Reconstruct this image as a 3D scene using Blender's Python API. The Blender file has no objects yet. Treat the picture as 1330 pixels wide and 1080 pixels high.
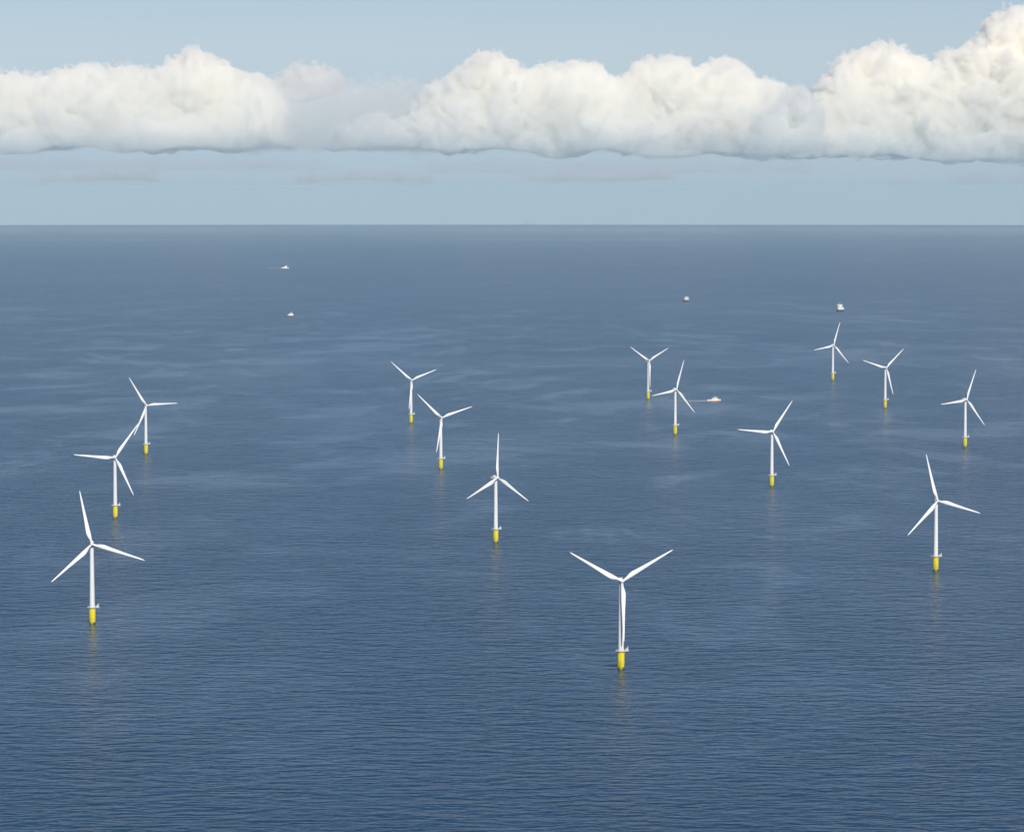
import bpy, bmesh, math, random
import numpy as np
from mathutils import Vector, Matrix, Euler

random.seed(7)
sc = bpy.context.scene
COL = sc.collection
PI = math.pi

# ------------------------------------------------------------------ place
RE = 7.43e6            # earth radius with normal refraction: the sea is really curved
CAM_Z = 475.2
F_PX = 4305.9          # focal length in pixels of a 1330 px wide frame
PITCH = math.radians(3.9486)


def sea_z(x, y):
    return -(x * x + y * y) / (2 * RE)


# ------------------------------------------------------------------ helpers
def tag(o, label=None, cat=None, group=None, kind=None):
    if label:
        o['label'] = label
    if cat:
        o['category'] = cat
    if group:
        o['group'] = group
    if kind:
        o['kind'] = kind
    return o


def empty(name, loc, rz=0.0):
    o = bpy.data.objects.new(name, None)
    COL.objects.link(o)
    o.location = loc
    o.rotation_euler = (0, 0, rz)
    o.empty_display_size = 2
    return o


def obj(name, bm, mat, parent=None, smooth=True, loc=(0, 0, 0), rot=(0, 0, 0), angle=40):
    bmesh.ops.recalc_face_normals(bm, faces=bm.faces)
    me = bpy.data.meshes.new(name)
    bm.to_mesh(me)
    bm.free()
    me.materials.append(mat)
    if smooth:
        for p in me.polygons:
            p.use_smooth = True
        try:
            me.set_sharp_from_angle(angle=math.radians(angle))
        except Exception:
            pass
    o = bpy.data.objects.new(name, me)
    COL.objects.link(o)
    o.parent = parent
    o.location = loc
    o.rotation_euler = rot
    return o


def box(bm, c, s, bevel=0.0, rot=None):
    r = bmesh.ops.create_cube(bm, size=1.0)
    vs = r['verts']
    for v in vs:
        v.co = Vector((v.co.x * s[0], v.co.y * s[1], v.co.z * s[2]))
    if bevel:
        es = list({e for v in vs for e in v.link_edges})
        rb = bmesh.ops.bevel(bm, geom=es, offset=bevel, segments=2, affect='EDGES', profile=0.5)
        vs = list({v for f in rb['faces'] for v in f.verts} | {v for v in vs if v.is_valid})
    for v in vs:
        p = v.co.copy()
        if rot:
            p = rot @ p
        v.co = p + Vector(c)


def lathe(bm, prof, n=32, axis='Z', off=(0, 0, 0), cap=True):
    """prof: list of (radius, height)"""
    rings = []
    for r, h in prof:
        ring = []
        for i in range(n):
            a = 2 * PI * i / n
            p = Vector((r * math.cos(a), r * math.sin(a), h))
            if axis == 'Y':
                p = Vector((p.x, p.z, p.y))
            elif axis == 'X':
                p = Vector((p.z, p.x, p.y))
            ring.append(bm.verts.new(p + Vector(off)))
        rings.append(ring)
    for a, b in zip(rings, rings[1:]):
        for i in range(n):
            bm.faces.new((a[i], a[(i + 1) % n], b[(i + 1) % n], b[i]))
    if cap:
        bm.faces.new(rings[0][::-1])
        bm.faces.new(rings[-1])


def tube(bm, p0, p1, r, n=8):
    p0, p1 = Vector(p0), Vector(p1)
    d = p1 - p0
    q = d.to_track_quat('Z', 'Y').to_matrix()
    rings = []
    for p in (p0, p1):
        rings.append([bm.verts.new(p + q @ Vector((r * math.cos(2 * PI * i / n), r * math.sin(2 * PI * i / n), 0))) for i in range(n)])
    a, b = rings
    for i in range(n):
        bm.faces.new((a[i], a[(i + 1) % n], b[(i + 1) % n], b[i]))
    bm.faces.new(a[::-1])
    bm.faces.new(b)


def loft(bm, sections):
    rings = [[bm.verts.new(p) for p in s] for s in sections]
    n = len(rings[0])
    for a, b in zip(rings, rings[1:]):
        for i in range(n):
            bm.faces.new((a[i], a[(i + 1) % n], b[(i + 1) % n], b[i]))
    bm.faces.new(rings[0][::-1])
    bm.faces.new(rings[-1])


# ------------------------------------------------------------------ materials
def mat(name, col, rough=0.5, var=0.08, scale=0.6, metallic=0.0, streak=False):
    m = bpy.data.materials.new(name)
    m.use_nodes = True
    nt = m.node_tree
    b = nt.nodes['Principled BSDF']
    b.inputs['Roughness'].default_value = rough
    b.inputs['Metallic'].default_value = metallic
    tc = nt.nodes.new('ShaderNodeTexCoord')
    mp = nt.nodes.new('ShaderNodeMapping')
    mp.inputs['Scale'].default_value = (1, 1, 0.12) if streak else (1, 1, 1)
    nz = nt.nodes.new('ShaderNodeTexNoise')
    nz.inputs['Scale'].default_value = scale
    nz.inputs['Detail'].default_value = 5
    rp = nt.nodes.new('ShaderNodeMapRange')
    rp.inputs['From Min'].default_value = 0.3
    rp.inputs['From Max'].default_value = 0.7
    rp.inputs['To Min'].default_value = 1.0 - var
    rp.inputs['To Max'].default_value = 1.0 + var * 0.3
    hs = nt.nodes.new('ShaderNodeHueSaturation')
    hs.inputs['Color'].default_value = (*col, 1)
    nt.links.new(tc.outputs['Object'], mp.inputs['Vector'])
    nt.links.new(mp.outputs[0], nz.inputs['Vector'])
    nt.links.new(nz.outputs['Fac'], rp.inputs['Value'])
    nt.links.new(rp.outputs[0], hs.inputs['Value'])
    nt.links.new(hs.outputs[0], b.inputs['Base Color'])
    return m


M_WHITE = mat('white_paint', (0.80, 0.80, 0.79), 0.38, 0.06, 0.5, streak=True)
M_BLADE = mat('blade_gelcoat', (0.82, 0.82, 0.81), 0.35, 0.04, 0.2)
M_YELLOW = mat('yellow_paint', (0.90, 0.76, 0.025), 0.45, 0.14, 0.5, streak=True)
M_GREY = mat('galvanised_steel', (0.55, 0.55, 0.53), 0.5, 0.12, 1.0)
M_DECK = mat('platform_grating', (0.50, 0.48, 0.45), 0.6, 0.15, 1.5)
M_DARK = mat('dark_fitting', (0.05, 0.05, 0.055), 0.5, 0.1, 1.0)
M_ALGAE = mat('tidal_growth', (0.10, 0.095, 0.03), 0.7, 0.3, 1.2)
M_NAVY = mat('navy_hull_paint', (0.025, 0.035, 0.06), 0.4, 0.15, 0.2)
M_RED = mat('red_hull_paint', (0.38, 0.035, 0.03), 0.42, 0.15, 0.2)
M_SHIPWHITE = mat('ship_white_paint', (0.82, 0.82, 0.80), 0.4, 0.06, 0.2)
M_WINDOW = mat('ship_window_glass', (0.02, 0.03, 0.04), 0.08, 0.05, 0.5)
M_SHIPDECK = mat('ship_deck_paint', (0.12, 0.20, 0.14), 0.6, 0.15, 0.3)
M_GREYSHIP = mat('grey_hull_paint', (0.20, 0.22, 0.24), 0.5, 0.1, 0.2)
M_ORANGE = mat('orange_paint', (0.75, 0.20, 0.05), 0.45, 0.1, 0.5)

# ------------------------------------------------------------------ wind turbine
HUB_Z = 87.07
OVER = 4.27
TILT = math.radians(6)
R_BLADE = 60.0
PLAT_Z = 18.0


def blade_mesh():
    """blade along +Z from the hub centre, rotor axis = -Y (towards the wind)"""
    bm = bmesh.new()
    secs = []
    # r, chord, thickness ratio, twist deg, circularity
    st = [(1.4, 2.5, 1.0, 0, 1.0), (3.2, 2.5, 1.0, 0, 1.0), (5.5, 2.75, .82, 14, .75), (8, 3.5, .55, 13, .35), (11, 4.15, .40, 11, .1),
          (14, 4.2, .33, 9.5, 0), (19, 3.75, .28, 7.5, 0), (26, 3.1, .24, 5, 0), (34, 2.5, .21, 3, 0), (42, 2.0, .19, 1.5, 0),
          (50, 1.55, .18, .6, 0), (55, 1.2, .17, .2, 0), (58, .85, .16, 0, 0), (59.4, .5, .16, 0, 0), (60, .16, .2, 0, 0)]
    n = 20
    for r, c, tk, tw, ci in st:
        pts = []
        for i in range(n):
            a = 2 * PI * i / n
            # circle
            cxp, cyp = 0.5 * c * math.cos(a), 0.5 * c * math.sin(a)
            # airfoil: param x from leading (1) to trailing (0)
            xx = 0.5 * (1 - math.cos(a))       # 0 at a=0 (leading edge), 1 at a=pi (trailing)
            yt = 5 * tk * (0.2969 * math.sqrt(max(xx, 0)) - 0.126 * xx - 0.3516 * xx ** 2 + 0.2843 * xx ** 3 - 0.1036 * xx ** 4)
            sgn = 1 if a <= PI else -1
            axp, ayp = 1.14 * c * (0.30 - xx), c * yt * sgn
            x = ci * cxp + (1 - ci) * axp
            y = ci * cyp + (1 - ci) * ayp
            t = math.radians(tw)
            px = x * math.cos(t) - y * math.sin(t)
            py = x * math.sin(t) + y * math.cos(t)
            bend = -1.2 * (r / 60.0) ** 2
            pts.append(Vector((px, py + bend, r)))
        secs.append(pts)
    loft(bm, secs)
    return bm


def hub_mesh():
    bm = bmesh.new()
    # spinner, nose towards -Y
    prof = [(0.05, -2.6), (0.7, -2.45), (1.25, -2.05), (1.65, -1.4), (1.85, -0.6), (1.9, 0.3), (1.85, 1.2), (1.7, 1.75)]
    lathe(bm, prof, 32, 'Y')
    return bm


def nacelle_mesh():
    bm = bmesh.new()
    # rounded body along Y; tower axis at y=0, hub at y=-OVER
    secs = []
    st = [(-2.35, 1.75, 1.75, 0), (-1.9, 2.0, 1.95, 0.05), (-0.6, 2.1, 2.05, .1), (3.0, 2.1, 2.05, .15), (6.5, 2.05, 2.0, .2), (9.0, 1.95, 1.85, .3), (9.9, 1.6, 1.5, .4)]
    n = 24
    for y, w, h, dz in st:
        ring = []
        for i in range(n):
            a = 2 * PI * i / n
            ca, sa = math.cos(a), math.sin(a)
            e = 0.5 if y > -2 else 0.8
            ring.append(Vector((w * math.copysign(abs(ca) ** e, ca), y, dz + h * math.copysign(abs(sa) ** e, sa))))
        secs.append(ring)
    loft(bm, secs)
    # yaw bearing skirt down to the tower top
    lathe(bm, [(2.1, -3.0), (2.2, -2.5), (2.2, -1.7)], 32)
    return bm


def tower_mesh():
    bm = bmesh.new()
    z1 = HUB_Z - 2.7
    prof = [(3.0, PLAT_Z + 0.1), (3.0, PLAT_Z + 0.45), (2.85, PLAT_Z + 0.45)]
    k = 4
    for i in range(1, k + 1):
        t = i / k
        z = PLAT_Z + 0.45 + (z1 - PLAT_Z - 0.45) * t
        r = 2.85 + (2.05 - 2.85) * t
        if i < k:
            prof += [(r, z - .12), (r + .035, z - .12), (r + .035, z + .12), (r, z + .12)]
        else:
            prof += [(r, z)]
    lathe(bm, prof, 48)
    return bm


def transition_mesh():
    bm = bmesh.new()
    prof = [(3.25, -6), (3.25, 4.5), (3.5, 5.2), (3.5, PLAT_Z - 1.2), (3.65, PLAT_Z - 1.2), (3.65, PLAT_Z - 0.25)]
    lathe(bm, prof, 48)
    # brackets holding the platform
    for i in range(8):
        a = 2 * PI * (i + .5) / 8
        c, s = math.cos(a), math.sin(a)
        tube(bm, (3.2 * c, 3.2 * s, PLAT_Z - 3.0), (4.9 * c, 4.9 * s, PLAT_Z - 0.35), .12, 6)
    return bm


def platform_mesh():
    bm = bmesh.new()
    n = 32
    ring = []
    for i in range(n):
        a = 2 * PI * i / n
        r = 5.0
        ring.append(Vector((r * math.cos(a), r * math.sin(a), 0)))
    lathe(bm, [(2.6, PLAT_Z - .25), (5.0, PLAT_Z - .25), (5.0, PLAT_Z + .0), (2.6, PLAT_Z + .0)], n, cap=False)
    # lay-down area beside the tower
    box(bm, (5.9, -0.3, PLAT_Z - .13), (3.4, 5.0, .22), .02)
    box(bm, (-4.6, -0.2, PLAT_Z - .125), (2.4, 3.0, .21), .02)
    return bm


def railing_mesh():
    bm = bmesh.new()
    path = []
    # outline: circle with the lay-down bay at +x
    for i in range(33):
        a = math.radians(32) + (2 * PI - math.radians(64)) * i / 32
        path.append((4.9 * math.cos(a), 4.9 * math.sin(a)))
    path += [(4.4, -2.75), (7.5, -2.75), (7.5, 2.15), (4.4, 2.15)]
    path.append(path[0])
    for h in (.45, .8, 1.15):
        for a, b in zip(path, path[1:]):
            tube(bm, (*a, PLAT_Z + h), (*b, PLAT_Z + h), .055, 5)
    for i, a in enumerate(path[:-1]):
        if i % 2 == 0 or i > 32:
            tube(bm, (*a, PLAT_Z - .02), (*a, PLAT_Z + 1.17), .055, 5)
    # mesh infill panel, toe board
    for a, b in zip(path, path[1:]):
        p, q = Vector((*a, PLAT_Z + .02)), Vector((*b, PLAT_Z + .02))
        d = (q - p)
        if d.length < .01:
            continue
        mid = (p + q) / 2
        rot = Matrix.Rotation(math.atan2(d.y, d.x), 3, 'Z')
        box(bm, (mid.x, mid.y, PLAT_Z + .11), (d.length, .03, .2), 0, rot)
    return bm


def crane_mesh():
    bm = bmesh.new()
    lathe(bm, [(.42, PLAT_Z - .02), (.42, PLAT_Z + 2.6), (.55, PLAT_Z + 2.6), (.55, PLAT_Z + 3.2), (.3, PLAT_Z + 3.4)], 16, off=(6.6, -1.6, 0))
    tube(bm, (6.6, -1.6, PLAT_Z + 3.0), (6.7, 1.0, PLAT_Z + 4.2), .24, 8)
    tube(bm, (6.6, -1.6, PLAT_Z + 1.9), (6.65, .1, PLAT_Z + 3.7), .12, 8)
    box(bm, (6.6, -2.0, PLAT_Z + 2.7), (.8, .7, .8), .06)
    return bm


def cabinet_mesh():
    bm = bmesh.new()
    box(bm, (5.6, 1.1, PLAT_Z + 1.15), (1.7, 1.3, 2.3), .05)
    box(bm, (5.6, .43, PLAT_Z + 1.1), (.8, .05, 1.8), .01)
    return bm


def landing_mesh():
    bm = bmesh.new()
    # boat landing: two fender tubes, rungs, stand-offs
    for x in (-.9, .9):
        tube(bm, (x, -4.7, -3), (x, -4.7, 7.5), .24, 10)
        tube(bm, (x, -4.7, 7.5), (x, -3.1, 9.2), .22, 10)
        for z in (-1.0, 3.0, 6.5):
            tube(bm, (x, -4.7, z), (x * .8, -3.0, z), .16, 8)
    for x in (-.3, .3):
        tube(bm, (x, -4.2, -1), (x, -4.2, PLAT_Z - .3), .06, 6)
    z = -.8
    while z < PLAT_Z - .5:
        tube(bm, (-.3, -4.2, z), (.3, -4.2, z), .035, 5)
        z += .5
    for z in (9.5, 13.0, 16.0):
        for x in (-.3, .3):
            tube(bm, (x, -4.2, z), (x, -3.2, z), .05, 6)
    return bm


def door_mesh():
    bm = bmesh.new()
    box(bm, (0, -2.84, PLAT_Z + 1.75), (1.05, .22, 2.3), .05)
    return bm


def band_mesh():
    bm = bmesh.new()
    lathe(bm, [(3.27, -1.0), (3.28, 1.3), (3.265, 1.9)], 48, cap=False)
    return bm


def heli_mesh():
    bm = bmesh.new()
    # hoist platform on the nacelle roof towards the rear
    z = 2.35
    box(bm, (0, 6.4, z), (4.6, 4.6, .14), .02)
    c = [(-2.25, 4.2), (2.25, 4.2), (2.25, 8.6), (-2.25, 8.6), (-2.25, 4.2)]
    for h in (.5, 1.0):
        for a, b in zip(c, c[1:]):
            tube(bm, (*a, z + h), (*b, z + h), .05, 5)
    for a, b in zip(c, c[1:]):
        for t in (0, .33, .66):
            x, y = a[0] + (b[0] - a[0]) * t, a[1] + (b[1] - a[1]) * t
            tube(bm, (x, y, z), (x, y, z + 1.02), .05, 5)
    return bm


def cooler_mesh():
    bm = bmesh.new()
    box(bm, (0, 2.6, 2.85), (3.6, .5, 1.5), .05)
    for x in (-1.6, 1.6):
        tube(bm, (x, 2.6, 1.8), (x, 2.6, 2.3), .1, 6)
    return bm


def vane_mesh():
    bm = bmesh.new()
    for x in (-.9, .9):
        tube(bm, (x, 9.1, 2.0), (x, 9.1, 4.2), .05, 6)
    tube(bm, (-1.1, 9.1, 3.9), (1.1, 9.1, 3.9), .04, 6)
    bmesh.ops.create_uvsphere(bm, u_segments=10, v_segments=6, radius=.18, matrix=Matrix.Translation((.9, 9.1, 4.3)))
    box(bm, (-.9, 9.25, 4.25), (.05, .6, .25))
    return bm


def make_turbine():
    root = empty('wind_turbine', (0, 0, 0))
    tp = obj('transition_piece', transition_mesh(), M_YELLOW, root)
    obj('boat_landing', landing_mesh(), M_YELLOW, tp)
    obj('tidal_band', band_mesh(), M_ALGAE, tp)
    pl = obj('platform', platform_mesh(), M_DECK, root)
    obj('railing', railing_mesh(), M_SHIPWHITE, pl)
    obj('crane', crane_mesh(), M_SHIPWHITE, pl)
    obj('cabinet', cabinet_mesh(), M_SHIPWHITE, pl)
    tw = obj('tower', tower_mesh(), M_WHITE, root)
    obj('door', door_mesh(), M_GREY, tw)
    nc = obj('nacelle', nacelle_mesh(), M_WHITE, root, loc=(0, 0, HUB_Z))
    obj('hoist_platform', heli_mesh(), M_GREY, nc)
    obj('cooler', cooler_mesh(), M_WHITE, nc)
    obj('wind_vane', vane_mesh(), M_DARK, nc)
    obj('hub', hub_mesh(), M_WHITE, root, loc=(0, 0, HUB_Z))
    b0 = obj('blade', blade_mesh(), M_BLADE, root)
    for k in range(2):
        c = b0.copy()
        COL.objects.link(c)
        c.parent = root
    return root


def copy_tree(o, parent=None):
    c = o.copy()
    COL.objects.link(c)
    c.parent = parent
    for ch in list(o.children):
        copy_tree(ch, c)
    return c


def pose_turbine(root, yaw, phase):
    """turn the nacelle into the wind and set the rotor"""
    rz = Matrix.Rotation(yaw, 4, 'Z')
    tilt = Matrix.Rotation(-TILT, 4, 'X')     # nose (-Y) up
    head = Matrix.Translation((0, 0, HUB_Z)) @ rz
    rotor = head @ tilt @ Matrix.Translation((0, -OVER, 0))
    k = 0
    for ch in root.children:
        n = ch.name.split('.')[0]
        if n == 'nacelle':
            ch.matrix_basis = head @ tilt
        elif n == 'hub':
            ch.matrix_basis = rotor
        elif n == 'blade':
            a = phase + k * 2 * PI / 3
            ch.matrix_basis = rotor @ Matrix.Rotation(PI / 2 - a, 4, 'Y')
            k += 1


TURBINES = [
    (-458.9, 3602.0, 9.0, 102.0, 'nearest turbine of the left row, one blade near upright, large at the left edge'),
    (108.0, 3260.2, 9.9, 30.2, 'largest nearest turbine, two upper blades in a wide V, third hanging along the tower'),
    (-656.5, 5928.9, 30.0, 1.9, 'farthest turbine of the left row, one blade pointing level to the right'),
    (-573.3, 4770.7, 13.8, 54.6, 'middle turbine of the left row, one blade level left, one reaching up-right'),
    (-205.0, 6720.0, 27.8, 19.6, 'farthest turbine of the centre-left row, lowest blade hidden against the tower'),
    (-120.7, 5607.1, 26.2, 16.7, 'middle of the three turbines in the centre-left row, long blade raised to the right'),
    (-21.8, 4437.1, 37.4, 84.7, 'nearest turbine of the centre-left row, one blade straight up, nacelle showing left of hub'),
    (527.6, 4105.9, 19.1, 103.3, 'large turbine low at the right edge with one blade tipped slightly left of upright'),
    (835.3, 6094.2, 28.1, 66.7, 'distant turbine nearest the right edge, above the large one, one blade leaning right'),
    (308.3, 7487.2, 32.3, 27.0, 'small distant turbine, two upper blades in a V, left of the boat wake'),
    (316.1, 6402.3, 31.4, 69.9, 'turbine standing just in front of the small boat and its white wake'),
    (415.2, 5279.3, 16.0, 55.0, 'turbine with one blade level to the left, standing alone right of centre'),
    (798.7, 8239.7, 25.0, 70.6, 'smallest and farthest turbine, standing just below the large white ship'),
    (810.4, 7184.2, 22.3, 42.6, 'distant turbine with a blade hanging close right of its tower, near the right edge'),
]
proto = make_turbine()
for i, (x, y, yaw, ph, lab) in enumerate(TURBINES):
    r = proto if i == 0 else copy_tree(proto)
    r.location = (x, y, sea_z(x, y))
    tag(r, lab, 'wind turbine', 'offshore wind turbines')
    pose_turbine(r, math.radians(yaw), math.radians(ph))


# ------------------------------------------------------------------ ships
def hull_mesh(L, B, D, bow=0.35, flare=0.12, draft=2.0, sheer=0.0):
    """bow towards +X, deck at z=D, keel below the water"""
    bm = bmesh.new()
    secs = []
    n = 16
    for i in range(n + 1):
        t = i / n
        x = -L / 2 + L * t
        if t > 1 - bow:
            u = (t - (1 - bow)) / bow
            w = B / 2 * max(0.02, (1 - u ** 2.2))
        else:
            w = B / 2 * (0.92 + 0.08 * min(1, t / .2))
        top = D + sheer * max(0, (t - .5) / .5) ** 2
        wl = w * (1 - flare)
        kl = wl * .72
        xo = 0.06 * L * max(0, (t - (1 - bow)) / bow) ** 2
        secs.append([Vector((x + xo, -w, top)), Vector((x + xo * .3, -wl, 0)), Vector((x, -kl, -draft)), Vector((x, kl, -draft)),
                     Vector((x + xo * .3, wl, 0)), Vector((x + xo, w, top))])
    loft(bm, secs)
    return bm


def tiers(specs, bev=.2):
    bm = bmesh.new()
    for c, s in specs:
        box(bm, c, s, bev)
    return bm


def make_mast(base, h, yards=2, r=.25):
    bm = bmesh.new()
    x, y, z = base
    tube(bm, (x, y, z), (x, y, z + h), r, 8)
    for k in range(yards):
        zz = z + h * (.55 + .25 * k)
        tube(bm, (x, y - h * .16, zz), (x, y + h * .16, zz), r * .5, 6)
    lathe(bm, [(r * 2.4, z + h), (r * 3.2, z + h + .4), (r * 2.0, z + h + .9), (.05, z + h + 1.1)], 12, off=(x, y, 0))
    return bm


def place_ship(name, label, cat, x, y, heading_deg):
    t = empty(name, (x, y, sea_z(x, y)), math.radians(heading_deg))
    return tag(t, label, cat, 'ships among the turbines')


# large white service ship seen stern-on
s = place_ship('service_ship', 'larger white block-like ship with dark hull, directly above the smallest turbine', 'ship', 1285, 12986, 92)
obj('hull', hull_mesh(62, 25, 8.0, .3, .06, 3, 2.5), M_NAVY, s, angle=30)
d = obj('superstructure', tiers([((-5, 0, 12), (42, 24, 8)), ((2, 0, 18.5), (30, 20.5, 5)), ((6, 0, 22.9), (20, 18.5, 3.6))], .3), M_SHIPWHITE, s)
obj('bridge', tiers([((8, 0, 26.4), (13, 23, 3.2))], .25), M_SHIPWHITE, d)
obj('windows', tiers([((8, 0, 26.8), (13.2, 23.2, 1.1)), ((2, 0, 19.2), (30.2, 15, .9)), ((-5, 0, 13.2), (42.2, 19, .9))], .02), M_WINDOW, d)
obj('mast', make_mast((6, 0, 28), 7, 2, .35), M_SHIPWHITE, s)
obj('funnel', tiers([((-13, 6.5, 20.5), (4.5, 3, 9)), ((-13, -6.5, 20.5), (4.5, 3, 9))], .4), M_GREYSHIP, s)
obj('working_deck', tiers([((-28.3, 0, 8.3), (4, 20, .5))], .05), M_SHIPDECK, s)

# smaller ship with red and dark hull
s = place_ship('supply_ship', 'small ship with white superstructure over a dark reddish hull, left of the larger white ship', 'ship', 745, 14185, 62)
obj('hull', hull_mesh(40, 16, 5.0, .4, .08, 3, 2.5), M_NAVY, s, angle=30)
obj('hull_stripe', hull_mesh(39.4, 16.3, 2.3, .4, .03, 1.0, .8), M_RED, s, angle=30)
d = obj('superstructure', tiers([((6, 0, 9.5), (17, 14.5, 7)), ((6, 0, 15.2), (13, 13, 4.4))], .25), M_SHIPWHITE, s)
obj('bridge', tiers([((7, 0, 19.0), (9, 14, 3.2))], .25), M_SHIPWHITE, d)
obj('windows', tiers([((7, 0, 19.3), (9.2, 14.2, 1.1)), ((6, 0, 11), (17.2, 10, .9))], .02), M_WINDOW, d)
obj('mast', make_mast((5, 0, 20.5), 5, 2, .3), M_SHIPWHITE, s)
obj('funnel', tiers([((-4, 4.2, 11), (3, 2, 8)), ((-4, -4.2, 11), (3, 2, 8))], .3), M_SHIPWHITE, s)

# white workboat with low dark hull
s = place_ship('workboat', 'small white boat with dark waterline, lower of two vessels at upper left', 'boat', -834, 12458, 186)
obj('hull', hull_mesh(30, 9.5, 3.4, .4, .1, 2, 1.6), M_NAVY, s, angle=30)
d = obj('wheelhouse', tiers([((-2.5, 0, 6.2), (19, 8.6, 5.8)), ((-4, 0, 11.2), (12, 7.6, 4.4))], .25), M_SHIPWHITE, s)
obj('windows', tiers([((-4, 0, 11.9), (12.2, 7.8, 1.1))], .02), M_WINDOW, d)
obj('mast', make_mast((-4.6, 0, 13.2), 7, 2, .3), M_SHIPWHITE, s)
obj('foredeck', tiers([((9.5, 0, 4.1), (8, 5, 1.6))], .2), M_SHIPWHITE, s)

# fast crew boat with a long wake
s = place_ship('crew_boat', 'small pale catamaran with orange hull line speeding right ahead of its white wake', 'boat', 453, 7428, 2)
for sy in (-1, 1):
    hl = obj('hull', hull_mesh(26, 3.4, 3.2, .35, .12, 1.2, 1.4), M_SHIPWHITE, s, loc=(0, sy * 3.6, 0), angle=30)
    obj('boot_stripe', hull_mesh(25.8, 3.55, 1.3, .35, .06, .6, .4), M_ORANGE, hl, angle=30)
obj('deck', tiers([((-.8, 0, 3.5), (25, 10.6, .6)), ((6, 0, 4.2), (12, 9.6, 1.0))], .1), M_SHIPWHITE, s)
d = obj('cabin', tiers([((2.2, 0, 6.2), (13, 8.8, 4.2)), ((3.2, 0, 9.4), (7.5, 7, 2.6))], .3), M_SHIPWHITE, s)
obj('windows', tiers([((3.2, 0, 9.6), (7.65, 7.15, 1.0)), ((2.2, 0, 6.8), (13.15, 8.95, .9))], .02), M_WINDOW, d)
obj('mast', make_mast((1.8, 0, 10.6), 4, 1, .15), M_SHIPWHITE, s)
s.scale = (1.1, 1.0, .8)
CREW = s

# sailing-like white vessel, wedge silhouette
s = place_ship('white_vessel', 'tiny white wedge-shaped vessel with a faint pale wake, upper of two at upper left', 'boat', -1409, 20585, 3)
obj('hull', hull_mesh(46, 10, 5.0, .4, .1, 2, 2.2), M_SHIPWHITE, s, angle=30)
bm = bmesh.new()
prof = [(-15, 5), (12, 5.5), (12, 18), (9.5, 20), (7.5, 18), (-3, 9.5)]
for_s = []
for sy in (-3.4, 3.4):
    for_s.append([Vector((px, sy * (1 - max(0, pz - 8) / 40), pz)) for px, pz in prof])
loft(bm, for_s)
d = obj('superstructure', bm, M_SHIPWHITE, s, angle=20)
obj('windows', tiers([((10.6, 0, 16.0), (3.3, 5.6, 1.2))], .02), M_WINDOW, d)
obj('mast', make_mast((9.5, 0, 19.8), 5, 1, .25), M_SHIPWHITE, s)
VESSEL = s

# far grey ship at the horizon
hx, hy = 370.0, 74500.0
s = place_ship('distant_ship', 'tiny dark grey speck of a ship on the horizon line near the middle', 'ship', hx, hy, 30)
obj('hull', hull_mesh(110, 24, 16, .3, .06, 4, 4), M_GREYSHIP, s, angle=30)
d = obj('superstructure', tiers([((-38, 0, 28), (18, 22, 24)), ((-38, 0, 42), (12, 22, 4))], .4), M_GREYSHIP, s)
obj('mast', make_mast((-38, 0, 44), 12, 2, .8), M_GREYSHIP, s)
obj('crane', tiers([((0, 0, 26), (4, 4, 20)), ((22, 0, 26), (4, 4, 20))], .3), M_GREYSHIP, s)


# ------------------------------------------------------------------ wakes
def foam_material(seed, strength):
    m = bpy.data.materials.new('wake_foam')
    m.use_nodes = True
    nt = m.node_tree
    b = nt.nodes['Principled BSDF']
    b.inputs['Base Color'].default_value = (0.75, 0.78, 0.80, 1)
    b.inputs['Roughness'].default_value = 0.8
    tc = nt.nodes.new('ShaderNodeTexCoord')
    nz = nt.nodes.new('ShaderNodeTexNoise')
    nz.inputs['Scale'].default_value = 0.35
    nz.inputs['Detail'].default_value = 4
    at = nt.nodes.new('ShaderNodeAttribute')
    at.attribute_name = 'foam'
    mr = nt.nodes.new('ShaderNodeMapRange')
    mr.inputs['From Min'].default_value = 0.30
    mr.inputs['From Max'].default_value = 0.62
    mu = nt.nodes.new('ShaderNodeMath')
    mu.operation = 'MULTIPLY'
    mu2 = nt.nodes.new('ShaderNodeMath')
    mu2.operation = 'MULTIPLY'
    mu2.inputs[1].default_value = strength
    nt.links.new(tc.outputs['Object'], nz.inputs['Vector'])
    nt.links.new(nz.outputs['Fac'], mr.inputs['Value'])
    nt.links.new(mr.outputs[0], mu.inputs[0])
    nt.links.new(at.outputs['Fac'], mu.inputs[1])
    nt.links.new(mu.outputs[0], mu2.inputs[0])
    nt.links.new(mu2.outputs[0], b.inputs['Alpha'])
    return m


def wake(ship, length, w0, w1, strength, label, lift):
    """trails behind the ship along its own -X"""
    n, k = 60, 8
    rz = ship.rotation_euler.z
    bx, by = ship.location.x, ship.location.y
    bm = bmesh.new()
    vals = []
    rows = []
    for i in range(n + 1):
        t = i / n
        w = w0 + (w1 - w0) * t ** .7
        row = []
        for j in range(k + 1):
            v = -1 + 2 * j / k
            lx, ly = 3 - length * t, w / 2 * v + 2.5 * math.sin(t * 5) * t
            gx = bx + lx * math.cos(rz) - ly * math.sin(rz)
            gy = by + lx * math.sin(rz) + ly * math.cos(rz)
            row.append(bm.verts.new((gx - bx, gy - by, sea_z(gx, gy) - sea_z(bx, by) + lift)))
            vals.append(max(0, 1 - v * v) * (1 - t) ** .8 * min(1, 1.2 - .2 * t))
        rows.append(row)
    for a, b in zip(rows, rows[1:]):
        for j in range(k):
            bm.faces.new((a[j], a[j + 1], b[j + 1], b[j]))
    o = obj('wake', bm, foam_material(1, strength), None, loc=(bx, by, sea_z(bx, by)))
    at = o.data.attributes.new('foam', 'FLOAT', 'POINT')
    at.data.foreach_set('value', np.array(vals, np.float32))
    tag(o, label, 'wake', kind='stuff')
    return o


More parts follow.
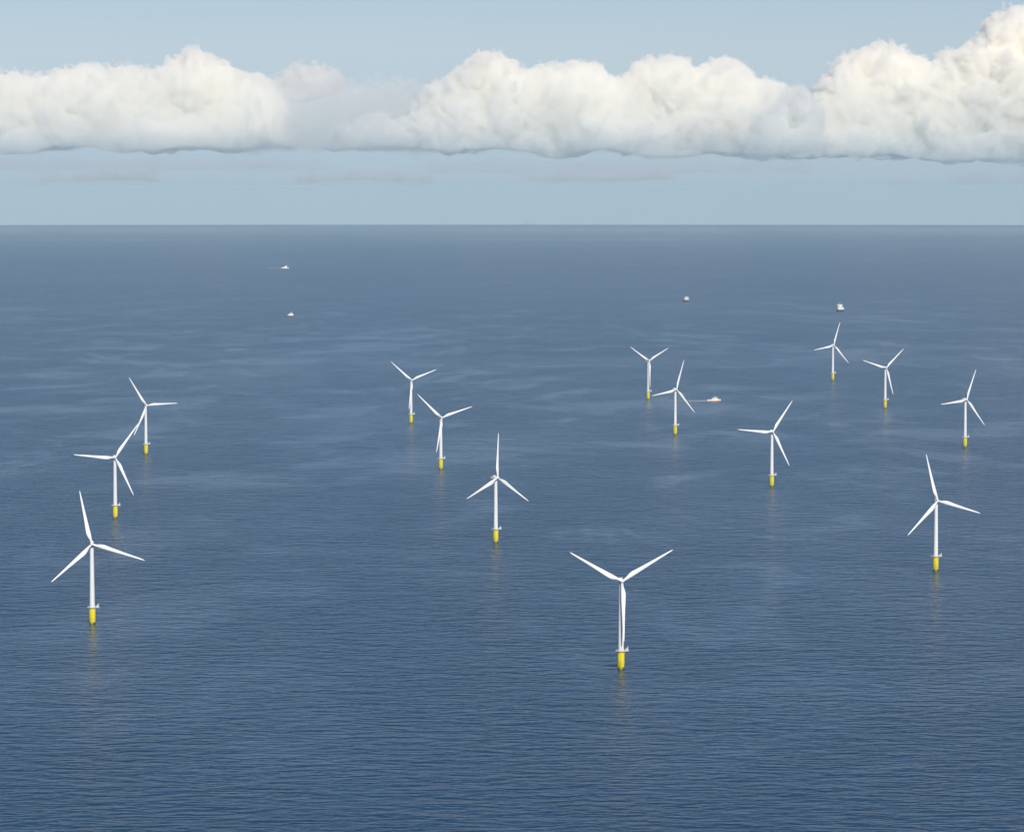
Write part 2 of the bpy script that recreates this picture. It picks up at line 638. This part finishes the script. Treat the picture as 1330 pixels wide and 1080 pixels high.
wake(CREW, 120, 46, 80, .9, 'long white foam wake trailing left behind the small catamaran', 0.35)
wake(VESSEL, 190, 110, 200, 1.1, 'faint pale wake trailing left behind the tiny white vessel', 0.9)


# ------------------------------------------------------------------ sea
def sea():
    nseg = 720
    rs = [0.0, 60, 150, 300]
    r = 300.0
    while r < 104000:
        r *= 1.055
        rs.append(r)
    verts = [(0, 0, 0)]
    for r in rs[1:]:
        for i in range(nseg):
            a = 2 * PI * i / nseg
            verts.append((r * math.cos(a), r * math.sin(a), -r * r / (2 * RE)))
    faces = []
    for i in range(nseg):
        faces.append((0, 1 + i, 1 + (i + 1) % nseg))
    for k in range(len(rs) - 2):
        b0, b1 = 1 + k * nseg, 1 + (k + 1) * nseg
        for i in range(nseg):
            j = (i + 1) % nseg
            faces.append((b0 + i, b1 + i, b1 + j, b0 + j))
    me = bpy.data.meshes.new('sea')
    me.from_pydata(verts, [], faces)
    for p in me.polygons:
        p.use_smooth = True
    o = bpy.data.objects.new('sea', me)
    COL.objects.link(o)
    tag(o, 'open dark blue sea with fine ripples', kind='structure')
    m = bpy.data.materials.new('sea_water')
    m.use_nodes = True
    nt = m.node_tree
    N, L = nt.nodes, nt.links
    b = N['Principled BSDF']
    b.inputs['Base Color'].default_value = (0.002, 0.036, 0.088, 1)
    b.inputs['IOR'].default_value = 1.333
    b.inputs['Specular IOR Level'].default_value = 0.335
    tc = N.new('ShaderNodeTexCoord')

    def noise(scale, sx, sy, detail, rot=0.0, rough=.5, dist=0.0):
        mp = N.new('ShaderNodeMapping')
        mp.inputs['Scale'].default_value = (sx, sy, 1)
        mp.inputs['Rotation'].default_value = (0, 0, rot)
        nz = N.new('ShaderNodeTexNoise')
        nz.noise_dimensions = '3D'
        nz.inputs['Scale'].default_value = scale
        nz.inputs['Detail'].default_value = detail
        nz.inputs['Roughness'].default_value = rough
        nz.inputs['Distortion'].default_value = dist
        L.new(tc.outputs['Object'], mp.inputs['Vector'])
        L.new(mp.outputs[0], nz.inputs['Vector'])
        return nz.outputs['Fac']

    def mrange(v, a, c, d, e, smooth=True):
        n = N.new('ShaderNodeMapRange')
        if smooth:
            n.interpolation_type = 'SMOOTHSTEP'
        n.inputs['From Min'].default_value = a
        n.inputs['From Max'].default_value = c
        n.inputs['To Min'].default_value = d
        n.inputs['To Max'].default_value = e
        L.new(v, n.inputs['Value'])
        return n.outputs[0]

    def math_(op, a, c):
        n = N.new('ShaderNodeMath')
        n.operation = op
        for i, v in enumerate((a, c)):
            if isinstance(v, (int, float)):
                n.inputs[i].default_value = v
            else:
                L.new(v, n.inputs[i])
        return n.outputs[0]

    # slicks, current lines and wind patches: they change how rough the water is
    sx = N.new('ShaderNodeSeparateXYZ')
    L.new(tc.outputs['Object'], sx.inputs[0])
    near_y = sx.outputs['Y']
    big = noise(1 / 1300.0, 1.0, 0.55, 3, .35, .5, .4)
    mid = noise(1 / 260.0, 1.0, 0.55, 4, -.25, .6, .3)
    line_n = noise(1 / 620.0, 1.0, 0.5, 4, .5, .55, 1.1)
    ridge = math_('ABSOLUTE', math_('SUBTRACT', line_n, .5), 0)
    lines = mrange(ridge, 0.0, .06, 1.0, 0.0)
    lines = math_('MULTIPLY', lines, mrange(mid, .38, .62, 0.0, 1.0))
    patch = mrange(math_('ADD', math_('MULTIPLY', big, .6), math_('MULTIPLY', mid, .4)), .40, .70, 0.0, 1.0)
    near = math_('ADD', math_('MULTIPLY', patch, .8), math_('MULTIPLY', lines, .75))
    near = math_('MULTIPLY', near, math_('MULTIPLY', mrange(near_y, 8000, 17000, 1.0, .25), mrange(near_y, 1700, 4200, .4, 1.0)))
    # long calm strips far out, about 32 to 37 km away
    far = math_('MULTIPLY', mrange(sx.outputs['Y'], 28500, 35500, 0, 1), mrange(sx.outputs['Y'], 35500, 46000, 1, 0))
    farn = noise(1 / 3800.0, 0.5, 1.0, 3, .0, .5, .2)
    far = math_('MULTIPLY', far, mrange(farn, .46, .66, 0, .55))
    slick = math_('MINIMUM', math_('ADD', near, far), 1.3)
    rough = mrange(slick, 0, 1, SEA_ROUGH[0], SEA_ROUGH[1], False)
    L.new(rough, b.inputs['Roughness'])
    # waves
    swell = noise(1 / 22.0, 0.5, 1.0, 2, .10)
    wave = noise(1 / 9.0, 0.5, 1.0, 2, -.08, .5)
    chop = noise(1 / 3.2, 0.7, 1.0, 2, .2)
    h = math_('ADD', math_('ADD', math_('MULTIPLY', swell, 6.0), math_('MULTIPLY', wave, 5.0)), math_('MULTIPLY', chop, .25))
    gust = mrange(noise(1 / 75.0, .8, 1.0, 3, .4, .6), .3, .7, .55, 1.35)
    amp = math_('MULTIPLY', mrange(slick, 0, 1, 1.0, .42, False), gust)
    bp = N.new('ShaderNodeBump')
    bp.inputs['Distance'].default_value = 1.0
    L.new(math_('MULTIPLY', amp, SEA_BUMP), bp.inputs['Strength'])
    L.new(h, bp.inputs['Height'])
    L.new(bp.outputs[0], b.inputs['Normal'])
    me.materials.append(m)
    return o


SEA_ROUGH = (0.265, 0.215)
SEA_BUMP = 0.9
sea()

# ------------------------------------------------------------------ clouds
rng = np.random.default_rng(11)


def vnoise(P, scale, seed):
    """gradient-free smooth lattice noise in [-1,1], P (...,3)"""
    g = np.random.default_rng(seed).uniform(-1, 1, 256 * 3 + 1)
    perm = np.random.default_rng(seed + 99).permutation(256)
    q = P / scale
    i = np.floor(q).astype(np.int64)
    f = (q - i).astype(np.float32)
    u = f * f * f * (f * (f * 6 - 15) + 10)
    out = 0

    def hsh(a, b, c):
        return g[perm[(perm[(perm[a & 255] + b) & 255] + c) & 255]]
    for dx in (0, 1):
        wx = u[..., 0] if dx else 1 - u[..., 0]
        for dy in (0, 1):
            wy = u[..., 1] if dy else 1 - u[..., 1]
            for dz in (0, 1):
                wz = u[..., 2] if dz else 1 - u[..., 2]
                out = out + wx * wy * wz * hsh(i[..., 0] + dx, i[..., 1] + dy, i[..., 2] + dz)
    return out


def billow(P, scale, seed):
    """inverted cellular noise: round cauliflower lumps, ~[-1,1]"""
    r = np.random.default_rng(seed)
    jit = r.uniform(0.1, .9, (256, 3)).astype(np.float32)
    perm = r.permutation(256)
    q = (P / scale).astype(np.float32)
    i = np.floor(q).astype(np.int64)
    f = q - i
    best = np.full(P.shape[:-1], 9.0, np.float32)
    for dx in (-1, 0, 1):
        for dy in (-1, 0, 1):
            for dz in (-1, 0, 1):
                h = perm[(perm[(perm[(i[..., 0] + dx) & 255] + i[..., 1] + dy) & 255] + i[..., 2] + dz) & 255]
                d = jit[h] + np.array([dx, dy, dz], np.float32) - f
                best = np.minimum(best, (d * d).sum(-1))
    return 1.0 - 2.0 * np.sqrt(best) / 1.05


def surface_nets(F, org, h):
    """quads of the zero surface of F (positive inside)"""
    nx, ny, nz = F.shape
    S = F > 0
    cs = [S[dx:nx - 1 + dx, dy:ny - 1 + dy, dz:nz - 1 + dz] for dx in (0, 1) for dy in (0, 1) for dz in (0, 1)]
    cnt = sum(c.astype(np.int8) for c in cs)
    act = (cnt > 0) & (cnt < 8)
    idx = -np.ones(act.shape, np.int64)
    I = np.argwhere(act)
    idx[act] = np.arange(len(I))
    acc = np.zeros((len(I), 3))
    num = np.zeros(len(I))
    cor = [(a, b, c) for a in (0, 1) for b in (0, 1) for c in (0, 1)]
    for a in range(8):
        for b in range(a + 1, 8):
            ca, cb = np.array(cor[a]), np.array(cor[b])
            if np.abs(ca - cb).sum() != 1:
                continue
            fa = F[tuple((I + ca).T)]
            fb = F[tuple((I + cb).T)]
            m = (fa > 0) != (fb > 0)
            t = np.where(m, fa / np.where(m, fa - fb, 1), 0)
            p = ca + (cb - ca) * t[:, None]
            acc += p * m[:, None]
            num += m
    V = (I + acc / num[:, None]) * h + org
    Q = []
    for ax in range(3):
        sl0 = [slice(None)] * 3
        sl1 = [slice(None)] * 3
        sl0[ax] = slice(0, -1)
        sl1[ax] = slice(1, None)
        ch = np.argwhere(S[tuple(sl0)] != S[tuple(sl1)])
        o1, o2 = (ax + 1) % 3, (ax + 2) % 3
        ok = (ch[:, o1] > 0) & (ch[:, o2] > 0) & (ch[:, o1] < F.shape[o1] - 1) & (ch[:, o2] < F.shape[o2] - 1)
        ch = ch[ok]
        e1 = np.zeros(3, int)
        e2 = np.zeros(3, int)
        e1[o1] = 1
        e2[o2] = 1
        q = np.stack([idx[tuple((ch - e1 - e2).T)], idx[tuple((ch - e2).T)], idx[tuple(ch.T)], idx[tuple((ch - e1).T)]], 1)
        ins = S[tuple(ch.T)]
        q[~ins] = q[~ins][:, ::-1]
        Q.append(q)
    return V, np.concatenate(Q)


# the cloud deck stands about 60 km off; convert a direction seen from the aircraft to a place there
CY = 540


def aim(px, py, Y):
    c, s_ = math.cos(PITCH), math.sin(PITCH)
    rx, ry = (px - 665) / F_PX, (540 - py) / F_PX
    d = Vector((rx, c + ry * s_, -s_ + ry * c))
    t = Y / d.y
    return np.array([d.x * t, Y, CAM_Z + d.z * t])


def cloud_material(name, dens, col=(1, 1, 1), g=0.0):
    m = bpy.data.materials.new(name)
    m.use_nodes = True
    nt = m.node_tree
    nt.nodes.remove(nt.nodes['Principled BSDF'])
    out = nt.nodes['Material Output']
    v = nt.nodes.new('ShaderNodeVolumePrincipled')
    v.inputs['Color'].default_value = (*col, 1)
    v.inputs['Density'].default_value = dens
    v.inputs['Anisotropy'].default_value = g
    nt.links.new(v.outputs[0], out.inputs['Volume'])
    return m


def cloud(label, tops, base, Y, depth, dens, h=27.0, seed=1, amp=(170, 135, 70), puff=(110, 480), flat=75.0, extra=(), g=0.0, col=(.9990, .9925, .972), fringe=.0010, fr=24, ns=1.0, core=0):
    """tops: outline points (px, py) seen from the aircraft; base: py of the flat underside (number or points)"""
    r = np.random.default_rng(seed)
    xs = [p[0] for p in tops]
    ys = [p[1] for p in tops]
    bx = base if isinstance(base, (list, tuple)) else [(xs[0], base), (xs[-1], base)]
    mpp = Y / F_PX
    C = []
    step = 130 / mpp
    px = xs[0]
    while px <= xs[-1]:
        top = np.interp(px, xs, ys)
        bot = np.interp(px, [b[0] for b in bx], [b[1] for b in bx])
        hpx = max(bot - top, 6)
        for k in range(7):
            rad = (r.uniform(*puff) if k > 1 else r.uniform(puff[0], puff[0] + .38 * (puff[1] - puff[0]))) / mpp
            rad = min(rad, hpx * .55)
            u = r.uniform(0, 1) if k > 1 else 0
            cy = top + rad * (1.0 if k < 2 else 1.15) + u * max(0, hpx - .8 * rad)
            yy = Y + (r.uniform(-1, 1) * depth * .5 * (1 - .4 * (1 - u)) if k > 0 else r.uniform(-.25, .25) * depth)
            p = aim(px + r.uniform(-.5, .5) * step, cy, Y)
            p[1] = yy
            C.append((*p, rad * mpp))
        # solid heart of the column, so no holes open between the puffs
        rf = min(330 / mpp, hpx * .42)
        cy = top + rf * 1.3
        while depth > 1000 and rf * mpp > 120:
            p = aim(px, min(cy, bot), Y)
            C.append((*p, rf * mpp))
            C.append((p[0], p[1] - depth * .24, p[2], rf * mpp * .9))
            if cy >= bot:
                break
            cy += rf * .8
        px += step
    for ex, ey, er, ed in extra:
        p = aim(ex, ey, Y)
        p[1] = Y + ed
        C.append((*p, er * mpp))
    C = np.array(C)
    pad = sum(amp) + 2 * h
    lo = (C[:, :3] - C[:, 3:]).min(0) - pad
    hi = (C[:, :3] + C[:, 3:]).max(0) + pad
    n = np.ceil((hi - lo) / h).astype(int)
    gx, gy, gz = [lo[i] + np.arange(n[i]) * h for i in range(3)]
    F = np.full(n, -1e4, np.float32)
    for x, y, z, rad in C:
        R = rad + pad
        a = [np.searchsorted(g, (x, y, z)[i] - R) for i, g in enumerate((gx, gy, gz))]
        b = [np.searchsorted(g, (x, y, z)[i] + R) for i, g in enumerate((gx, gy, gz))]
        X, Yv, Z = np.meshgrid(gx[a[0]:b[0]], gy[a[1]:b[1]], gz[a[2]:b[2]], indexing='ij', sparse=True)
        d = rad - np.sqrt((X - x) ** 2 + (Yv - y) ** 2 + (Z - z) ** 2)
        sub = F[a[0]:b[0], a[1]:b[1], a[2]:b[2]]
        k = 150.0
        hh = np.clip(.5 + .5 * (sub - d) / k, 0, 1)
        sub[...] = d + (sub - d) * hh + k * hh * (1 - hh)
    band = (F > -pad) & (F < 230)
    I = np.argwhere(band)
    P = np.stack([gx[I[:, 0]], gy[I[:, 1]], gz[I[:, 2]]], 1)
    W = np.stack([vnoise(P, 420 * ns, seed + 3), vnoise(P, 420 * ns, seed + 4), vnoise(P, 420 * ns, seed + 5)], 1) * 170 * ns
    Pw = P + W
    dn = amp[0] * (.6 * billow(Pw, 620 * ns, seed + 6) + .5 * vnoise(Pw, 800 * ns, seed + 7))
    dn = dn + amp[1] * billow(Pw, 250 * ns, seed + 8)
    dn = dn + amp[2] * (billow(P + W * .5, 105 * ns, seed + 9) + .6 * vnoise(P, 60 * max(ns, .7), seed + 10))
    dn = np.maximum(dn, -210) * (1.0 + .5 * vnoise(P, 1500 * ns, seed + 12))
    F[band] = F[band] + dn.astype(np.float32) - .15 * amp[0]
    # flat underside following the condensation level, a little ragged
    bz = np.array([aim(b[0], b[1], Y)[2] for b in bx])
    bxx = np.array([aim(b[0], b[1], Y)[0] for b in bx])
    Zb = np.interp(gx, bxx, bz)
    X2, Y2 = np.meshgrid(gx, gy, indexing='ij')
    P2 = np.stack([X2, Y2, np.zeros_like(X2)], -1)
    rag = flat * (vnoise(P2, 900 * ns, seed + 20) + .6 * vnoise(P2, 300 * ns, seed + 21) + .4 * billow(P2, 160 * ns, seed + 22))
    F = np.minimum(F, gz[None, None, :] - (Zb[:, None] + rag)[:, :, None])
    F[0], F[-1], F[:, 0], F[:, -1], F[:, :, 0], F[:, :, -1] = -1, -1, -1, -1, -1, -1
    org = np.array([gx[0], gy[0], gz[0]])
    mid = np.array([gx.mean(), Y, gz.min()])

    def shell(name, G, density, parent=None):
        for ax in range(3):
            v = np.moveaxis(G, ax, 0)
            v[0], v[-1] = -1, -1
        V, Q = surface_nets(G, org, h)
        V = V - mid
        me = bpy.data.meshes.new(name)
        me.vertices.add(len(V))
        me.vertices.foreach_set('co', V.astype(np.float32).ravel())
        me.loops.add(Q.size)
        me.loops.foreach_set('vertex_index', Q.astype(np.int32).ravel())
        me.polygons.add(len(Q))
        me.polygons.foreach_set('loop_start', np.arange(0, Q.size, 4, dtype=np.int32))
        me.polygons.foreach_set('use_smooth', np.ones(len(Q), bool))
        me.update(calc_edges=True)
        me.validate()
        me.materials.append(cloud_material('cloud_vapour', density, col, g))
        o = bpy.data.objects.new(name, me)
        COL.objects.link(o)
        o.parent = parent
        if parent is None:
            o.location = mid
        return o

    o = shell('cumulus_cloud', F - core, dens)
    if fringe:
        G = F.copy()
        G[band] += (fr * (.7 + 1.3 * vnoise(P + W, 330 * ns, seed + 30) + .7 * billow(P + W * .6, 140 * ns, seed + 31))).astype(np.float32)
        G = np.minimum(G, gz[None, None, :] - (Zb[:, None] + rag - 190)[:, :, None])
        shell('wispy_fringe', G, fringe, o)
    tag(o, label, 'cloud', 'cumulus clouds above the horizon')
    return o


D0 = 0.0062
cloud('long left bank of cream cumulus with rounded tops, reaching in from the left edge',
      [(-60, 95), (35, 99), (48, 106), (75, 90), (115, 87), (150, 85), (180, 84), (190, 98), (212, 106), (219, 80), (240, 69), (262, 73), (285, 82),
       (310, 96), (340, 102), (360, 118)], [(-60, 192), (60, 196), (130, 189), (200, 196), (250, 191), (300, 197), (360, 190)],
      61000, 2000, .0052, seed=21, fringe=.0015)
cloud('small smooth dome of cloud at the right end of the left bank',
      [(345, 104), (365, 93), (385, 84), (410, 84), (430, 92), (442, 104)], [(345, 138), (400, 130), (442, 118)], 62500, 900, .004, seed=27, puff=(90, 220), amp=(120, 100, 45), flat=60, ns=.55, h=22)
cloud('small bright low cloud between the left bank and the long central bank',
      [(424, 186), (440, 172), (460, 156), (482, 149), (505, 154), (522, 170)], 193, 59000, 900, .005, seed=31, puff=(80, 190), amp=(110, 95, 45), flat=50, ns=.5, h=22)
cloud('thin grey veil of cloud in the gap behind the small bright low cloud',
      [(335, 128), (372, 120), (420, 112), (450, 108), (500, 106), (545, 114), (620, 130)], 194, 60800, 1500, .0010, seed=41, puff=(110, 300), amp=(170, 110, 50), ns=.6, fringe=.0006, fr=60)
cloud('long central bank of white cumulus with several rounded domes',
      [(524, 182), (545, 160), (560, 132), (580, 107), (600, 87), (625, 72), (650, 77), (675, 92), (700, 97), (720, 90), (745, 84), (770, 84),
       (785, 102), (800, 113), (815, 107), (835, 87), (865, 79), (890, 82), (897, 97), (907, 111), (920, 84), (935, 77), (955, 82), (965, 101),
       (985, 107), (1000, 113), (1030, 118), (1048, 135)], [(524, 189), (580, 195), (640, 191), (720, 200), (780, 196), (860, 203), (930, 198), (990, 205), (1048, 200)], 60000, 2000, D0, seed=51)
cloud('bright ragged puff in front of the right end of the central bank',
      [(978, 165), (995, 152), (1010, 150), (1025, 118), (1040, 108), (1052, 122), (1060, 150)], 200, 57500, 900, .0065, seed=61, puff=(80, 210), amp=(120, 110, 50), flat=70, ns=.55, h=22)
cloud('tallest white cumulus mass running out of the right edge',
      [(1066, 160), (1075, 122), (1085, 92), (1100, 77), (1150, 59), (1165, 67), (1180, 77), (1195, 77), (1220, 82), (1250, 77), (1257, 68),
       (1275, 59), (1290, 50), (1292, 24), (1310, 16), (1335, 14), (1380, 30), (1430, 70)], [(1066, 202), (1110, 207), (1160, 203), (1220, 211), (1290, 207), (1360, 213), (1430, 212)], 60500, 2000, .0075, seed=71)
SMALL = dict(col=(.94, .975, 1), ns=.38, flat=14, h=22, core=0, amp=(75, 60, 28), puff=(45, 110))
cloud('small cream ragged puff below the base of the tallest cloud',
      [(1244, 232), (1256, 224), (1275, 219), (1292, 224), (1302, 232)], 238, 57000, 500, .0022, seed=81, fr=30, fringe=.0008, **SMALL)
cloud('faint tiny torn puff below the left end of the tallest cloud',
      [(1160, 238), (1172, 230), (1180, 233), (1194, 237)], 240, 57000, 400, .0012, seed=91, fr=30, fringe=.0005, **SMALL)
cloud('small cream shred of cloud at the right edge under the tallest cloud',
      [(1316, 232), (1326, 223), (1345, 222), (1360, 232)], 238, 57000, 400, .0018, seed=95, fr=30, fringe=.0008, **SMALL)
cloud('faint low pale wisp under the left bank, left part',
      [(60, 235), (100, 229), (140, 224), (180, 222), (202, 233)], [(60, 237), (140, 233), (202, 237)], 37000, 500, .0018, seed=101, fringe=.0004, fr=40, **SMALL)
cloud('faint low pale wisp under the small bright low cloud',
      [(385, 236), (410, 229), (425, 233), (450, 229), (490, 232), (520, 228), (560, 236)], [(385, 238), (470, 234), (560, 237)], 37000, 500, .0018, seed=111, fringe=.0004, fr=40, **SMALL)
cloud('faint low pale wisp under the long central bank',
      [(690, 232), (740, 225), (790, 228), (850, 221), (880, 232)], [(690, 234), (780, 237), (880, 234)], 37000, 500, .0018, seed=121, fringe=.0004, fr=40, **SMALL)
STREAK = dict(col=(.94, .975, 1), ns=.6, flat=10, h=26, core=0, amp=(60, 45, 20), puff=(25, 60))
cloud('long thin grey streak of low cloud under the left bank',
      [(-60, 213), (60, 209), (200, 212), (330, 210), (420, 215)], [(-60, 219), (200, 220), (420, 219)], 38000, 900, .0005, seed=131, fringe=.0003, fr=40, **STREAK)
cloud('long thin grey streak of low cloud under the central bank',
      [(560, 217), (680, 213), (820, 216), (960, 214), (1060, 219)], [(560, 222), (820, 225), (1060, 223)], 38000, 900, .0005, seed=141, fringe=.0003, fr=40, **STREAK)


# ------------------------------------------------------------------ light, sky, haze
SUN_EL = math.radians(37)
SUN_AZ = math.radians(180 - 14)      # clockwise from +Y (view direction): behind the camera, to the right
sd = Vector((math.sin(SUN_AZ) * math.cos(SUN_EL), math.cos(SUN_AZ) * math.cos(SUN_EL), math.sin(SUN_EL)))
sun = bpy.data.lights.new('sun', 'SUN')
sun.energy = 4.2
sun.angle = math.radians(.53)
sun.color = (1.0, .935, .825)
so = bpy.data.objects.new('sun', sun)
COL.objects.link(so)
so.rotation_euler = (-sd).to_track_quat('-Z', 'Y').to_euler()
so.location = (0, 0, 3000)

w = bpy.data.worlds.new('World')
sc.world = w
w.use_nodes = True
nt = w.node_tree
bg = nt.nodes['Background']
sk = nt.nodes.new('ShaderNodeTexSky')
sk.sky_type = 'NISHITA'
sk.sun_disc = False
sk.sun_elevation = SUN_EL
sk.sun_rotation = SUN_AZ
sk.altitude = 0
# thick air near the sea evens the sky out: read the sky texture no lower than about 2.6 degrees
tcw = nt.nodes.new('ShaderNodeTexCoord')
sp = nt.nodes.new('ShaderNodeSeparateXYZ')
sm = nt.nodes.new('ShaderNodeMath')
sm.operation = 'SMOOTH_MAX'
sm.inputs[1].default_value = 0.045
sm.inputs[2].default_value = 0.03
cb = nt.nodes.new('ShaderNodeCombineXYZ')
nt.links.new(tcw.outputs['Generated'], sp.inputs[0])
nt.links.new(sp.outputs['Z'], sm.inputs[0])
nt.links.new(sp.outputs['X'], cb.inputs['X'])
nt.links.new(sp.outputs['Y'], cb.inputs['Y'])
nt.links.new(sm.outputs[0], cb.inputs['Z'])
nt.links.new(cb.outputs[0], sk.inputs['Vector'])
sk.air_density = 1.0
sk.dust_density = 0.0
sk.ozone_density = 7.2
hs = nt.nodes.new('ShaderNodeHueSaturation')
hs.inputs['Saturation'].default_value = 1.0
wb = nt.nodes.new('ShaderNodeMix')
wb.data_type = 'RGBA'
wb.blend_type = 'MULTIPLY'
wb.inputs[0].default_value = 1.0
wb.inputs[7].default_value = (1.085, .942, .965, 1)
nt.links.new(sk.outputs[0], hs.inputs['Color'])
nt.links.new(hs.outputs[0], wb.inputs[6])
nt.links.new(wb.outputs[2], bg.inputs['Color'])
bg.inputs['Strength'].default_value = 0.075

HAZE = 1.3e-5
if HAZE:
    bm = bmesh.new()
    zb, zt = sea_z(104500, 0) - 1, CAM_Z + 16
    box(bm, (0, 0, (zb + zt) / 2), (216000, 216000, zt - zb))
    m = bpy.data.materials.new('haze_air')
    m.use_nodes = True
    nt = m.node_tree
    nt.nodes.remove(nt.nodes['Principled BSDF'])
    pv = nt.nodes.new('ShaderNodeVolumePrincipled')
    pv.inputs['Color'].default_value = (.68, .91, 1.0, 1)
    pv.inputs['Density'].default_value = HAZE
    pv.inputs['Anisotropy'].default_value = -0.1
    nt.links.new(pv.outputs[0], nt.nodes['Material Output'].inputs['Volume'])
    hz = obj('haze', bm, m, smooth=False)
    tag(hz, kind='stuff')

# the same hazy air thinning out with height in front of the far clouds
bm = bmesh.new()
z0 = CAM_Z + 16.2
nx = 40
ra = np.random.default_rng(5)
secs = []
for i in range(nx + 1):
    x = -32000 + 64000 * i / nx
    j = ra.uniform(-1, 1, 3)
    secs.append([Vector((x, 40000 + 700 * j[0], z0)), Vector((x, 55500, z0)), Vector((x, 55500, z0 + 2100 + 150 * j[1])),
                 Vector((x, 48800 + 400 * j[2], z0 + 850)), Vector((x, 44800 + 500 * j[0], z0 + 520)), Vector((x, 42000, z0 + 240))])
loft(bm, secs)
m = bpy.data.materials.new('haze_thin_air')
m.use_nodes = True
nt = m.node_tree
nt.nodes.remove(nt.nodes['Principled BSDF'])
pv = nt.nodes.new('ShaderNodeVolumePrincipled')
pv.inputs['Color'].default_value = (.74, .92, 1.0, 1)
pv.inputs['Density'].default_value = 9.0e-5
pv.inputs['Anisotropy'].default_value = -0.1
nt.links.new(pv.outputs[0], nt.nodes['Material Output'].inputs['Volume'])
tag(obj('haze', bm, m, smooth=False), kind='stuff')

# ------------------------------------------------------------------ camera
cam = bpy.data.cameras.new('camera')
cam.sensor_fit = 'HORIZONTAL'
cam.sensor_width = 36
cam.lens = 36 * F_PX / 1330
cam.clip_start = 1
cam.clip_end = 400000
co = bpy.data.objects.new('camera', cam)
COL.objects.link(co)
co.location = (0, 0, CAM_Z)
co.rotation_euler = (PI / 2 - PITCH, 0, 0)
sc.camera = co

sc.view_settings.view_transform = 'Standard'
sc.view_settings.look = 'None'
sc.view_settings.exposure = 0.09
sc.view_settings.gamma = 1.0
cy = sc.cycles
cy.max_bounces = 36
cy.diffuse_bounces = 3
cy.glossy_bounces = 3
cy.volume_bounces = 32
cy.transparent_max_bounces = 64
cy.use_denoising = True
try:
    cy.denoiser = 'OPENIMAGEDENOISE'
except Exception:
    pass
